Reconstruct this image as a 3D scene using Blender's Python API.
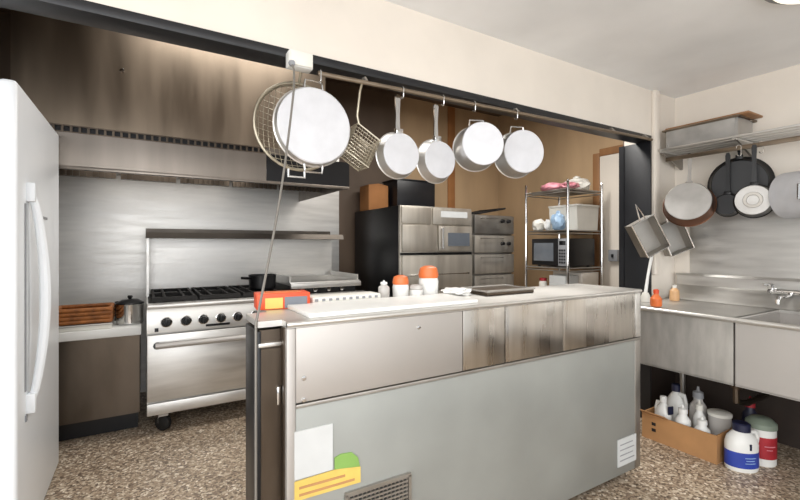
import bpy, bmesh, math, random
from mathutils import Vector, Matrix
random.seed(7)
for o in list(bpy.data.objects):
    bpy.data.objects.remove(o)
SC = bpy.context.scene
COL = SC.collection
R = math.radians
PI = math.pi

# ------------------------------------------------------------------ camera, world, lights, exposure
cam = bpy.data.cameras.new('camera')
cam.sensor_width = 36; cam.lens = 425 / 800 * 36; cam.shift_y = -5 / 800
cam.clip_start = 0.02
camo = bpy.data.objects.new('camera', cam); COL.objects.link(camo)
camo.location = (0, 0, 1.30); camo.rotation_euler = (R(90), 0, R(-31))
SC.camera = camo

w = bpy.data.worlds.new('world'); SC.world = w; w.use_nodes = True
bg = w.node_tree.nodes['Background']
bg.inputs[0].default_value = (0.93, 0.97, 1.0, 1); bg.inputs[1].default_value = 1.0

def area(name, loc, rot, sx, sy, power, col=(1, 1, 1)):
    l = bpy.data.lights.new(name, 'AREA'); l.shape = 'RECTANGLE'
    l.size = sx; l.size_y = sy; l.energy = power; l.color = col
    o = bpy.data.objects.new(name, l); COL.objects.link(o)
    o.location = loc; o.rotation_euler = rot
    return o
area('fluorescent_light', (0.6, -0.5, 2.40), (0, 0, R(20)), 1.8, 1.4, 34, (1, 0.98, 0.95))
area('fill_light', (-0.6, -2.8, 1.5), (R(106), 0, R(-25)), 3.4, 2.2, 66, (0.97, 0.98, 1.0))  # fill lamp added behind the camera; no window is built there
area('side_fill_light', (-2.6, -0.6, 1.5), (R(98), 0, R(-82)), 2.0, 1.6, 46, (1.0, 0.98, 0.95))  # added fill lamp from the left to brighten the right wall
area('kitchen_light', (2.5, 2.5, 2.95), (0, 0, 0), 1.4, 0.5, 40, (1, 0.97, 0.92))
area('kitchen_light_rear', (0.6, 2.5, 3.0), (0, 0, 0), 1.2, 0.3, 12, (1, 0.97, 0.93))
area('hood_light', (0.2, 3.7, 1.93), (0, 0, 0), 1.2, 0.25, 9, (1, 0.96, 0.9))

SC.view_settings.view_transform = 'Standard'
SC.view_settings.look = 'None'
SC.view_settings.gamma = 1
SC.view_settings.use_curve_mapping = False
SC.view_settings.exposure = 0.36

# ------------------------------------------------------------------ materials
def srgb(r, g, b):
    f = lambda v: (v / 255 / 12.92) if v / 255 <= 0.04045 else ((v / 255 + 0.055) / 1.055) ** 2.4
    return (f(r), f(g), f(b), 1)

def mat(name, col, rough=0.5, metal=0.0, var=0.0, vscale=6, stretch=(1, 1, 1), bump=0.0, bscale=40, spec=0.5, coat=0.0, alpha=1, trans=0.0, emit=None, rvar=0.0):
    m = bpy.data.materials.new(name); m.use_nodes = True
    nt = m.node_tree; p = nt.nodes['Principled BSDF']
    c = srgb(*col)
    p.inputs['Base Color'].default_value = c
    p.inputs['Roughness'].default_value = rough
    p.inputs['Metallic'].default_value = metal
    p.inputs['Specular IOR Level'].default_value = spec
    p.inputs['Coat Weight'].default_value = coat
    p.inputs['Transmission Weight'].default_value = trans
    tc = nt.nodes.new('ShaderNodeTexCoord')
    mp = nt.nodes.new('ShaderNodeMapping'); mp.inputs['Scale'].default_value = stretch
    nt.links.new(tc.outputs['Object'], mp.inputs['Vector'])
    n = nt.nodes.new('ShaderNodeTexNoise'); n.inputs['Scale'].default_value = vscale; n.inputs['Detail'].default_value = 5
    nt.links.new(mp.outputs[0], n.inputs['Vector'])
    r = nt.nodes.new('ShaderNodeValToRGB')
    r.color_ramp.elements[0].position = 0.3; r.color_ramp.elements[1].position = 0.7
    lo = [max(0, v * (1 - var)) for v in c[:3]] + [1]; hi = [min(1, v * (1 + var)) for v in c[:3]] + [1]
    r.color_ramp.elements[0].color = lo; r.color_ramp.elements[1].color = hi
    nt.links.new(n.outputs['Fac'], r.inputs['Fac'])
    nt.links.new(r.outputs[0], p.inputs['Base Color'])
    if rvar:
        mr = nt.nodes.new('ShaderNodeMapRange')
        mr.inputs['From Min'].default_value = 0.3; mr.inputs['From Max'].default_value = 0.7
        mr.inputs['To Min'].default_value = max(0.03, rough - rvar); mr.inputs['To Max'].default_value = min(1, rough + rvar)
        nt.links.new(n.outputs['Fac'], mr.inputs['Value']); nt.links.new(mr.outputs[0], p.inputs['Roughness'])
    if bump:
        n2 = nt.nodes.new('ShaderNodeTexNoise'); n2.inputs['Scale'].default_value = bscale; n2.inputs['Detail'].default_value = 4
        nt.links.new(mp.outputs[0], n2.inputs['Vector'])
        b = nt.nodes.new('ShaderNodeBump'); b.inputs['Strength'].default_value = bump; b.inputs['Distance'].default_value = 0.01
        nt.links.new(n2.outputs['Fac'], b.inputs['Height']); nt.links.new(b.outputs[0], p.inputs['Normal'])
    if emit:
        p.inputs['Emission Color'].default_value = srgb(*col); p.inputs['Emission Strength'].default_value = emit
    return m

M = {}
M['cream'] = mat('cream_paint', (227, 219, 208), 0.75, var=0.06, vscale=2.2, bump=0.05, bscale=30)
M['ceil'] = mat('ceiling_paint', (236, 237, 238), 0.8, var=0.08, vscale=1.6, bump=0.04, bscale=20)
M['tan'] = mat('tan_panelling', (184, 156, 122), 0.6, var=0.12, vscale=3, stretch=(1, 1, 0.25))
M['brown'] = mat('shaded_brown_panelling', (92, 76, 62), 0.6, var=0.2, vscale=3, stretch=(1, 1, 0.3))  # brown panelling; hood shadow on the back wall is put into its dark tone
M['shadewall'] = mat('shaded_wall_brown', (52, 42, 36), 0.7, var=0.2)  # flat dark brown with the shade of recesses put into the colour
M['black'] = mat('black_paint', (22, 23, 27), 0.4, var=0.25, vscale=8)
M['blackm'] = mat('black_metal', (24, 24, 26), 0.35, 0.3, var=0.2)
M['cast'] = mat('cast_iron', (30, 28, 27), 0.7, 0.2, var=0.2, bump=0.1)
M['steel'] = mat('brushed_steel', (210, 208, 204), 0.42, 0.92, var=0.10, vscale=3, stretch=(1, 1, 8), rvar=0.06)
M['steelv'] = mat('brushed_steel_vertical', (190, 184, 176), 0.3, 1, var=0.16, vscale=5, stretch=(4, 4, 0.3), rvar=0.08)
M['ovensteel'] = mat('oven_steel', (196, 190, 180), 0.42, 0.85, var=0.12, vscale=4, stretch=(4, 4, 0.4), rvar=0.06)
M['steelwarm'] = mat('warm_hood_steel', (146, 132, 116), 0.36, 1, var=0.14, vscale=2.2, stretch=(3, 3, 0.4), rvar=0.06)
M['steeldull'] = mat('dull_steel', (168, 164, 158), 0.5, 1, var=0.14, vscale=5, rvar=0.1)
M['steeldark'] = mat('dark_stained_steel', (100, 90, 80), 0.4, 1, var=0.25, vscale=5, stretch=(1, 1, 0.4), rvar=0.1)
M['chrome'] = mat('chrome', (215, 215, 215), 0.12, 1)
M['alu'] = mat('spun_aluminium', (206, 207, 211), 0.6, 0.35, var=0.05, vscale=14, bump=0.02)
M['aluside'] = mat('aluminium_pan_side', (205, 203, 200), 0.4, 0.9, var=0.08, vscale=10)
M['scratch'] = mat('scratched_steel_pan', (180, 178, 175), 0.5, 0.8, var=0.15, vscale=9, rvar=0.12)
M['galv'] = mat('grey_green_panel', (150, 152, 148), 0.5, 0.35, var=0.1, vscale=2.5, rvar=0.06)
M['white'] = mat('white_enamel', (236, 240, 244), 0.3, var=0.02, vscale=3)
M['shelfsteel'] = mat('smoked_steel', (92, 86, 80), 0.4, 0.9, var=0.15)
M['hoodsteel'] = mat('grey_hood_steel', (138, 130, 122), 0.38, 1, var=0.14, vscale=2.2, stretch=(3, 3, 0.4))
M['basinsteel'] = mat('scuffed_sink_steel', (186, 183, 178), 0.5, 0.7, var=0.22, vscale=4, stretch=(1, 3, 0.8))
M['amber'] = mat('amber_plastic', (206, 164, 120), 0.4)
M['satin'] = mat('satin_steel_panel', (187, 183, 179), 0.55, 0.75, var=0.04, vscale=2)
M['whitep'] = mat('white_plastic', (226, 226, 223), 0.4, var=0.03)
M['dustwhite'] = mat('dusty_white_plastic', (222, 220, 212), 0.5, var=0.06)
M['greyp'] = mat('grey_plastic', (140, 142, 146), 0.5, var=0.05)
M['paper'] = mat('label_paper', (194, 196, 196), 0.6, var=0.05, vscale=9)
M['card'] = mat('cardboard', (172, 128, 84), 0.8, var=0.14, vscale=5)
M['cardorange'] = mat('orange_card', (160, 108, 62), 0.8, var=0.12)
M['orange'] = mat('orange_carton', (214, 78, 40), 0.5, var=0.1, vscale=12)
M['yellow'] = mat('yellow_print', (214, 184, 96), 0.5, var=0.1, vscale=14)
M['green'] = mat('green_print', (126, 164, 84), 0.5, var=0.1)
M['slate'] = mat('slate_print', (112, 116, 124), 0.5, var=0.1)
M['orangecap'] = mat('orange_cap', (216, 112, 58), 0.4, var=0.1)
M['pink'] = mat('pink_plastic', (206, 136, 148), 0.45, var=0.25, vscale=18)
M['bluep'] = mat('blue_wrap', (150, 178, 206), 0.35, var=0.2, vscale=20)
M['blue'] = mat('blue_label', (44, 66, 158), 0.4, var=0.12, vscale=10)
M['navy'] = mat('navy_plastic', (28, 32, 58), 0.4)
M['red'] = mat('red_label', (158, 34, 44), 0.45, var=0.15, vscale=12)
M['greengrey'] = mat('grey_green_plastic', (128, 140, 126), 0.5, var=0.1)
M['food'] = mat('brown_basket_weave', (150, 92, 44), 0.6, var=0.4, vscale=25, bump=0.5, bscale=30)
M['glass'] = mat('dark_glass', (18, 20, 24), 0.08, 0, spec=0.6)
M['window'] = mat('microwave_window', (92, 98, 106), 0.15, 0, spec=0.6, var=0.1)
M['clear'] = mat('clear_plastic', (216, 212, 208), 0.15, 0, trans=0.35, var=0.05)
M['mesh'] = mat('wire_mesh', (172, 164, 146), 0.4, 0.9, var=0.15, vscale=20)
M['cord'] = mat('grey_cord', (120, 116, 110), 0.5, 0.2)
M['wood'] = mat('wood', (150, 108, 70), 0.6, var=0.15, stretch=(1, 1, 0.2), vscale=12)
M['lampglow'] = mat('lamp_diffuser', (255, 246, 230), 0.4, emit=0.7)
M['copper'] = mat('brown_pan_side', (108, 74, 56), 0.4, 0.9, var=0.3, vscale=8)  # dark brown, blotchy wall of the saute pan

def floor_mat():
    m = bpy.data.materials.new('pebble_floor'); m.use_nodes = True
    nt = m.node_tree; p = nt.nodes['Principled BSDF']; L = nt.links
    tc = nt.nodes.new('ShaderNodeTexCoord')
    v = nt.nodes.new('ShaderNodeTexVoronoi'); v.inputs['Scale'].default_value = 85
    L.new(tc.outputs['Object'], v.inputs['Vector'])
    sep = nt.nodes.new('ShaderNodeSeparateColor'); L.new(v.outputs['Color'], sep.inputs[0])
    r = nt.nodes.new('ShaderNodeValToRGB'); e = r.color_ramp.elements
    e[0].position = 0.0; e[0].color = srgb(90, 76, 63)
    e[1].position = 1.0; e[1].color = srgb(222, 212, 196)
    for pos, c in ((0.2, (122, 105, 89)), (0.45, (146, 128, 108)), (0.7, (170, 153, 132)), (0.9, (190, 176, 156))):
        x = e.new(pos); x.color = srgb(*c)
    L.new(sep.outputs[0], r.inputs[0])
    n = nt.nodes.new('ShaderNodeTexNoise'); n.inputs['Scale'].default_value = 2.0; n.inputs['Detail'].default_value = 4
    L.new(tc.outputs['Object'], n.inputs['Vector'])
    mr = nt.nodes.new('ShaderNodeMapRange'); mr.inputs['To Min'].default_value = 0.9; mr.inputs['To Max'].default_value = 1.3
    L.new(n.outputs['Fac'], mr.inputs['Value'])
    mx = nt.nodes.new('ShaderNodeMix'); mx.data_type = 'RGBA'; mx.blend_type = 'MULTIPLY'; mx.inputs['Factor'].default_value = 1
    L.new(r.outputs[0], mx.inputs['A']); L.new(mr.outputs[0], mx.inputs['B'])
    L.new(mx.outputs['Result'], p.inputs['Base Color'])
    p.inputs['Roughness'].default_value = 0.45
    b = nt.nodes.new('ShaderNodeBump'); b.inputs['Strength'].default_value = 0.25; b.inputs['Distance'].default_value = 0.003
    L.new(v.outputs['Distance'], b.inputs['Height']); L.new(b.outputs[0], p.inputs['Normal'])
    return m
M['floor'] = floor_mat()

# ------------------------------------------------------------------ mesh helpers
class B:
    """collects shapes; build() links them as one mesh object"""
    def __init__(self): self.bm = bmesh.new(); self.mi = 0
    def _tag(self, faces):
        for f in faces: f.material_index = self.mi
    def box(self, x0, x1, y0, y1, z0, z1, bev=0.0, mx=None, seg=2):
        r = bmesh.ops.create_cube(self.bm, size=1)
        vs = r['verts']
        for v in vs:
            v.co = Vector(((x0 + x1) / 2 + v.co.x * (x1 - x0), (y0 + y1) / 2 + v.co.y * (y1 - y0), (z0 + z1) / 2 + v.co.z * (z1 - z0)))
        faces = set(f for v in vs for f in v.link_faces)
        self._tag(faces)
        if bev:
            es = set(e for v in vs for e in v.link_edges)
            g = bmesh.ops.bevel(self.bm, geom=list(es), offset=bev, segments=seg, affect='EDGES', profile=0.5)
            self._tag(g['faces']); vs = set(v for f in g['faces'] for v in f.verts) | set(v for v in vs if v.is_valid)
        if mx is not None:
            for v in vs: v.co = mx @ v.co
        return self
    def tube(self, pts, r, n=8, closed=False, cap=True):
        pts = [Vector(p) for p in pts]; N = len(pts); rings = []
        prev = None
        for i, p in enumerate(pts):
            if closed: t = (pts[(i + 1) % N] - pts[i - 1])
            elif i == 0: t = pts[1] - pts[0]
            elif i == N - 1: t = pts[-1] - pts[-2]
            else: t = (pts[i + 1] - p).normalized() + (p - pts[i - 1]).normalized()
            t.normalize()
            if prev is None:
                a = Vector((0, 0, 1)) if abs(t.z) < 0.9 else Vector((1, 0, 0))
                u = t.cross(a).normalized()
            else:
                u = (prev - t * prev.dot(t)).normalized()
            prev = u; v = t.cross(u)
            rr = r[i] if isinstance(r, (list, tuple)) else r
            rings.append([self.bm.verts.new(p + (u * math.cos(k * 2 * PI / n) + v * math.sin(k * 2 * PI / n)) * rr) for k in range(n)])
        fs = []
        for i in range(N if closed else N - 1):
            a, b = rings[i], rings[(i + 1) % N]
            for k in range(n):
                fs.append(self.bm.faces.new((a[k], a[(k + 1) % n], b[(k + 1) % n], b[k])))
        if cap and not closed:
            fs.append(self.bm.faces.new(rings[0][::-1])); fs.append(self.bm.faces.new(rings[-1]))
        self._tag(fs); return self
    def lathe(self, prof, n=32, mx=None, sx=1, sy=1):
        """prof: list of (r, z) revolved about z"""
        rings = []
        for r, z in prof:
            if r < 1e-6: rings.append([self.bm.verts.new((0, 0, z))])
            else: rings.append([self.bm.verts.new((r * sx * math.cos(2 * PI * k / n), r * sy * math.sin(2 * PI * k / n), z)) for k in range(n)])
        fs = []
        for a, b in zip(rings, rings[1:]):
            for k in range(n):
                k2 = (k + 1) % n
                if len(a) == 1 and len(b) == 1: continue
                if len(a) == 1: fs.append(self.bm.faces.new((a[0], b[k2], b[k])))
                elif len(b) == 1: fs.append(self.bm.faces.new((a[k], a[k2], b[0])))
                else: fs.append(self.bm.faces.new((a[k], a[k2], b[k2], b[k])))
        self._tag(fs)
        if mx is not None:
            for rg in rings:
                for v in rg: v.co = mx @ v.co
        return self
    def prism(self, poly, axis, a, b, mx=None):
        """poly of 2D points extruded along axis from a to b"""
        def mk(p, t):
            return {'x': (t, p[0], p[1]), 'y': (p[0], t, p[1]), 'z': (p[0], p[1], t)}[axis]
        v0 = [self.bm.verts.new(mk(p, a)) for p in poly]; v1 = [self.bm.verts.new(mk(p, b)) for p in poly]
        n = len(poly); fs = [self.bm.faces.new(v0), self.bm.faces.new(v1[::-1])]
        for i in range(n): fs.append(self.bm.faces.new((v0[i], v1[i], v1[(i + 1) % n], v0[(i + 1) % n])))
        self._tag(fs)
        if mx is not None:
            for v in v0 + v1: v.co = mx @ v.co
        return self
    def lump(self, c, s, seed=0, amp=0.18, sub=3):
        r = bmesh.ops.create_icosphere(self.bm, subdivisions=sub, radius=1)
        from mathutils import noise
        for v in r['verts']:
            d = 1 + amp * noise.noise(v.co * 2.1 + Vector((seed * 7.1, seed * 3.3, 0))) * 2
            v.co = Vector((c[0] + v.co.x * s[0] * d, c[1] + v.co.y * s[1] * d, c[2] + max(-0.98, v.co.z) * s[2] * d))
        z0 = c[2] - s[2] * 0.92
        for v in r['verts']:
            if v.co.z < z0: v.co.z = z0
        self._tag(set(f for v in r['verts'] for f in v.link_faces)); return self
    def xf(self, mx):
        for v in self.bm.verts: v.co = mx @ v.co
        return self
    def build(self, name, mats, parent=None, ang=35, kind=None):
        bm = self.bm
        bmesh.ops.recalc_face_normals(bm, faces=bm.faces[:])
        for f in bm.faces: f.smooth = True
        for e in bm.edges:
            if len(e.link_faces) == 2 and e.calc_face_angle(0) > R(ang): e.smooth = False
        me = bpy.data.meshes.new(name); bm.to_mesh(me); bm.free()
        if not isinstance(mats, (list, tuple)): mats = [mats]
        for m in mats: me.materials.append(M[m])
        o = bpy.data.objects.new(name, me); COL.objects.link(o)
        if parent is not None: o.parent = parent
        if kind: o['kind'] = kind
        return o

def tag(o, label, cat, group=None):
    o['label'] = label; o['category'] = cat
    if group: o['group'] = group
    return o
def thing(name, loc, label, cat, group=None, rz=0, rot=None):
    o = bpy.data.objects.new(name, None); COL.objects.link(o); o.empty_display_size = 0.05
    o.location = loc; o.rotation_euler = rot if rot else (0, 0, rz)
    return tag(o, label, cat, group)
def dup(root, loc, label, group=None, rz=None):
    r = root.copy(); COL.objects.link(r); r.location = loc; r['label'] = label
    if rz is not None: r.rotation_euler = (0, 0, rz)
    if group: r['group'] = group
    for ch in list(root.children):
        c = ch.copy(); COL.objects.link(c); c.parent = r
        for g in list(ch.children):
            d = g.copy(); COL.objects.link(d); d.parent = c
    return r
def struct(name, b, m): return b.build(name, m, kind='structure')
def bx(*a, **k): return B().box(*a, **k)
def circle(c, r, n=32, ax='y', a0=0, a1=2 * PI, ry=None):
    ry = ry or r; out = []
    for i in range(n):
        t = a0 + (a1 - a0) * i / (n if abs(a1 - a0 - 2 * PI) < 1e-6 else n - 1)
        u, v = r * math.cos(t), ry * math.sin(t)
        out.append({'y': (c[0] + u, c[1], c[2] + v), 'z': (c[0] + u, c[1] + v, c[2]), 'x': (c[0], c[1] + u, c[2] + v)}[ax])
    return out
T = Matrix.Translation
def RX(a): return Matrix.Rotation(R(a), 4, 'X')
def RY(a): return Matrix.Rotation(R(a), 4, 'Y')
def RZ(a): return Matrix.Rotation(R(a), 4, 'Z')

# ------------------------------------------------------------------ setting
YH0, YH1, YJ = 1.75, 1.85, 1.97     # dividing wall with the big opening
XR = 3.57                      # right wall of the front room
YB = 4.40                      # back wall of the kitchen
XK = 4.25                      # right wall of the kitchen
struct('floor', bx(-3.2, 4.5, -3.2, YB + 0.1, -0.08, 0), 'floor')
struct('ceiling', bx(-3.2, XR + 0.1, -3.2, YH0, 2.45, 2.53), 'ceil')
struct('ceiling', bx(-1.8, XK + 0.1, YH1, YB, 3.10, 3.18), 'brown')
struct('wall_front', B().box(-3.2, XR, YH0, YH1 - 0.02, 2.11, 2.45).box(3.222, XR + 0.7, YH0 + 0.001, YJ - 0.02, 0.62, 2.11), 'cream')
struct('wall_front_lower', bx(3.222, XR + 0.7, YH0 + 0.001, YJ - 0.02, 0, 0.62), 'shadewall')  # dark section stands for shade on the wall below the sink
# kitchen side of the dividing wall
struct('wall_header', B().box(-1.8, XK, YH1 - 0.02, YH1, 2.12, 3.10).box(3.24, XK, YJ - 0.02, YJ, 0, 2.12), 'brown')
struct('trim_1', bx(-3.2, 3.22, YH0 - 0.012, YH1 + 0.005, 2.072, 2.11, bev=0.004), 'black')
struct('trim_2', B().box(3.205, 3.221, YH0 - 0.012, YJ + 0.01, 0, 2.071, bev=0.003).box(3.20, 3.207, YJ - 0.03, YJ + 0.01, 0, 2.07), 'black')
struct('trim_3', B().box(3.235, 3.30, YH0 - 0.03, YH0, 1.08, 2.45, bev=0.006), 'cream')
struct('wall_right', bx(XR, XR + 0.1, -3.2, YH0, 0.6, 2.45), 'cream')
struct('wall_right_lower', bx(XR, XR + 0.1, -3.2, YH0, 0, 0.6), 'shadewall')  # lower wall coloured dark for the shade under the sink
struct('trim_4', bx(XR - 0.004, XR - 0.0005, -0.6, 1.64, 1.085, 1.60), 'steel')
struct('wall_back', bx(2.62, XK + 0.1, YB, YB + 0.1, 0, 3.10), 'tan')
struct('wall_back_left', bx(-1.8, 2.62, YB, YB + 0.1, 0, 3.10), 'brown')  # hood shadow on this stretch of wall is put into the brown
struct('wall_kitchen_right', B().box(XK, XK + 0.1, YH1, YB, 0, 3.10), 'tan')
struct('trim_5', B().box(XK - 0.012, XK, 2.0, 2.84, 0, 2.26, bev=0.004), 'cream')
struct('trim_6', B().box(XK - 0.02, XK, 2.84, 2.92, 0, 2.3, bev=0.004).box(XK - 0.02, XK, 2.0, 2.84, 2.262, 2.34, bev=0.004), 'wood')
struct('trim_7', B().box(3.36, 3.47, YB - 0.02, YB, 0, 3.09, bev=0.004), 'cardorange')
struct('trim_8', bx(-0.66, 1.85, YB - 0.006, YB - 0.001, 0.0, 2.3), 'steel')
struct('wall_left', bx(-1.9, -1.8, YH1, YB, 0, 3.10), 'shadewall')

# ------------------------------------------------------------------ refrigerator (left)
t = thing('refrigerator', (-0.42, 2.625, 0), 'tall white upright refrigerator at the left edge beside the range', 'refrigerator')
# local: door faces +x
B().box(-0.74, -0.062, -0.47, 0.47, 0.04, 1.93, bev=0.012).build('body', 'white', t)
dr = B().box(-0.056, 0.0, -0.47, 0.47, 0.05, 1.935, bev=0.016, seg=3).build('door', 'white', t)
hp = []
for i in range(17):
    u = i / 16; z = 0.64 + 0.88 * u
    hp.append((0.012 + 0.042 * math.sin(PI * u) ** 0.7, -0.30 + 0.03 * math.sin(PI * u), z))
h = B()
h.tube(hp, [0.014 + 0.006 * math.sin(PI * i / 16) for i in range(17)], 10)
h.box(-0.002, 0.03, -0.325, -0.275, 1.48, 1.56, bev=0.006).box(-0.002, 0.03, -0.325, -0.275, 0.60, 0.68, bev=0.006)
h.build('handle', 'white', dr)
B().box(-0.001, 0.004, -0.352, -0.336, 0.70, 1.47).build('recess_shade', 'greyp', dr)  # grey strip drawn for the shadow of the handle recess
B().box(-0.001, 0.005, -0.345, -0.325, 0.575, 0.60).build('screw_cover', 'greyp', dr)
B().box(-0.001, 0.003, 0.10, 0.16, 1.155, 1.185).build('badge', 'greyp', dr)
B().box(-0.001, 0.003, -0.06, 0.11, 1.425, 1.437).build('emblem_plate', 'greyp', dr)
B().box(-0.16, -0.115, -0.474, -0.469, 1.10, 1.12).build('latch', 'blackm', t)
B().box(-0.72, -0.02, -0.45, 0.45, 0.0, 0.045).build('base_grille', 'greyp', t)

# ------------------------------------------------------------------ back counter left of the range
t = thing('work_counter', (-0.46, 3.45, 0), 'low stainless counter with white top between refrigerator and range', 'counter')
B().box(-0.44, 0.44, 0.0, 0.85, 0.678, 0.735, bev=0.004).build('top', 'whitep', t)
B().box(-0.43, 0.43, 0.04, 0.85, 0.13, 0.678).build('cabinet_body', 'steeldark', t)
B().box(-0.42, 0.42, 0.12, 0.85, 0.0, 0.13).build('kick_panel', 'blackm', t)  # coloured black for the shadow in the recess below the cabinet

t = thing('serving_basket', (-0.35, 3.62, 0.775), 'brown basket-like tray on the white counter left of the range', 'basket')
B().prism([(-0.14, -0.11), (0.14, -0.11), (0.14, 0.11), (-0.14, 0.11)], 'z', 0, 0.012).build('base', 'food', t)
b = B()
for a, c in (((-0.15, -0.12), (0.15, -0.12)), ((0.15, -0.12), (0.15, 0.12)), ((0.15, 0.12), (-0.15, 0.12)), ((-0.15, 0.12), (-0.15, -0.12))):
    for k in range(4):
        b.tube([(a[0], a[1], 0.014 + 0.026 * k), (c[0], c[1], 0.014 + 0.026 * k)], 0.014, 8)
b.build('woven_side', 'food', t)
t = thing('sheet_tray', (-0.36, 3.62, 0.735), 'shallow pale tray under the brown basket on the white counter', 'tray')
B().box(-0.17, 0.17, -0.15, 0.14, 0.0, 0.03, bev=0.006).build('tray_body', 'dustwhite', t)
B().tube([(-0.17, -0.15, 0.033), (0.17, -0.15, 0.033), (0.17, 0.14, 0.033), (-0.17, 0.14, 0.033)], 0.007, 6, closed=True).build('rolled_rim', 'aluside', t)

t = thing('stock_pot', (-0.09, 3.62, 0.735), 'small dark lidded pot with steel shine beside the range', 'pot', rz=R(115))
B().lathe([(0, 0), (0.075, 0), (0.085, 0.012), (0.085, 0.14), (0.088, 0.145), (0.083, 0.145), (0.08, 0.02), (0, 0.016)]).build('pot_body', 'chrome', t)
l = B().lathe([(0.09, 0.146), (0.088, 0.152), (0.05, 0.175), (0, 0.18)]).build('lid', 'blackm', t)
B().lathe([(0, 0.178), (0.01, 0.18), (0.018, 0.195), (0.012, 0.203), (0, 0.204)], 16).build('knob', 'blackm', l)
B().tube([(0.08, 0.0, 0.11), (0.125, 0, 0.115), (0.125, 0, 0.06), (0.082, 0, 0.05)], 0.009, 8).build('handle', 'blackm', t)
t = thing('black_canister', (-0.16, 3.83, 0.735), 'black canister between brown basket and steel pot', 'canister')
B().lathe([(0, 0), (0.035, 0), (0.04, 0.01), (0.04, 0.1), (0.03, 0.12), (0, 0.122)], 24).build('canister_body', 'blackm', t)
B().lathe([(0.03, 0.121), (0.032, 0.14), (0, 0.142)], 20).build('cap', 'cast', t)

# ------------------------------------------------------------------ range
W = 1.64
t = thing('gas_range', (0.012, 3.32, 0), 'wide stainless gas range with raised griddle and tall riser shelf', 'range')
B().box(0, W, 0.03, 0.86, 0.145, 0.885).build('body', 'steel', t)
cp = B().prism([(-0.005, 0.70), (0.03, 0.70), (0.03, 0.885), (-0.005, 0.885), (-0.03, 0.84), (-0.022, 0.705)], 'x', 0, W).build('control_panel', 'steel', t)
B().box(0, W, -0.045, 0.06, 0.875, 0.90, bev=0.008).build('front_rail', 'steel', t)
B().box(0.0, 0.90, -0.0, 0.03, 0.235, 0.69, bev=0.008).build('oven_door', 'steel', t)
dp = t.children[-1]
for hx in (0.06, 0.84): B().tube([(hx, -0.0, 0.615), (hx, -0.055, 0.625)], 0.024, 10).build('handle_bracket', 'blackm', dp)
B().tube([(0.05, -0.06, 0.625), (0.87, -0.06, 0.625)], 0.021, 12).build('door_handle', 'satin', dp)
B().box(0.92, W, 0.0, 0.03, 0.235, 0.69, bev=0.008).build('oven_door', 'steel', t)
d2 = t.children[-1]
B().tube([(0.98, 0.0, 0.625), (0.98, -0.055, 0.625), (1.58, -0.055, 0.625), (1.58, 0.0, 0.625)], 0.016, 12).build('door_handle', 'chrome', d2)
B().box(0, W, -0.002, 0.03, 0.145, 0.225, bev=0.006).build('kick_panel', 'steel', t)
for kx in (0.115, 0.235, 0.345, 0.46, 0.575, 0.70, 1.05, 1.22, 1.39):
    k = B().lathe([(0.031, 0), (0.031, 0.008), (0.026, 0.012), (0.023, 0.034), (0.019, 0.038), (0, 0.038)], 20, mx=T((kx, -0.026, 0.775)) @ RX(90))
    k.box(kx - 0.006, kx + 0.006, -0.074, -0.06, 0.75, 0.80, bev=0.003)
    kk = k.build('knob', 'blackm', t)
    B().lathe([(0.034, 0), (0.036, 0.004), (0.031, 0.006)], 20, mx=T((kx, -0.0245, 0.775)) @ RX(90)).build('bezel', 'chrome', kk)
B().box(0.36, 0.52, -0.031, -0.022, 0.722, 0.738).build('name_plate', 'blackm', cp)
B().box(0.045, 0.068, -0.03, -0.018, 0.715, 0.74).build('pilot_cover', 'blackm', cp)
# cooktop grates
for gx in (0.03, 0.33, 0.63):
    g = B()
    x0, x1, y0, y1, z = gx, gx + 0.28, 0.07, 0.72, 0.925
    for yy in (y0, (y0 + y1) / 2, y1): g.box(x0, x1, yy - 0.012, yy + 0.012, z - 0.015, z + 0.01)
    for xx in (x0 + 0.012, x0 + 0.08, x0 + 0.2, x1 - 0.012): g.box(xx - 0.008, xx + 0.008, y0, y1, z - 0.015, z + 0.012)
    for xx in (x0 + 0.014, x1 - 0.014):
        for yy in (y0, y1): g.box(xx - 0.01, xx + 0.01, yy - 0.01, yy + 0.01, 0.893, z)
    for yy in (0.22, 0.55): g.lathe([(0, 0.895), (0.06, 0.895), (0.055, 0.91), (0, 0.912)], 16, mx=T((gx + 0.14, yy, 0)))
    g.build('burner_grate', 'cast', t)
B().box(0.01, 0.92, 0.06, 0.76, 0.884, 0.894).build('burner_tray', 'cast', t)
g = B().box(1.0, W - 0.02, 0.09, 0.74, 0.965, 0.995, bev=0.004)
g.box(1.0, W - 0.02, 0.06, 0.10, 0.945, 0.985, bev=0.004)
g.box(1.0, 1.015, 0.12, 0.74, 0.99, 1.04).box(W - 0.035, W - 0.02, 0.12, 0.74, 0.99, 1.04)
g.build('griddle', 'steel', t)
b = B().box(1.02, W - 0.04, 0.14, 0.72, 0.885, 0.965)
b.build('broiler_box', 'blackm', t)
for kx in (1.1, 1.22, 1.34, 1.46): B().lathe([(0.02, 0), (0.018, 0.03), (0, 0.03)], 14, mx=T((kx, 0.14, 0.925)) @ RX(90)).build('valve_knob', 'chrome', t)
B().box(0, W, 0.80, 0.86, 0.885, 1.40).build('riser', 'steel', t)
B().box(0.0, 0.018, 0.55, 0.80, 0.885, 1.385).build('riser_side', 'steel', t)
sh = B().prism([(0.50, 1.355), (0.86, 1.355), (0.86, 1.44), (0.85, 1.44), (0.85, 1.40), (0.515, 1.40)], 'x', -0.005, W + 0.005)
sh.build('riser_shelf', 'shelfsteel', t)
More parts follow.
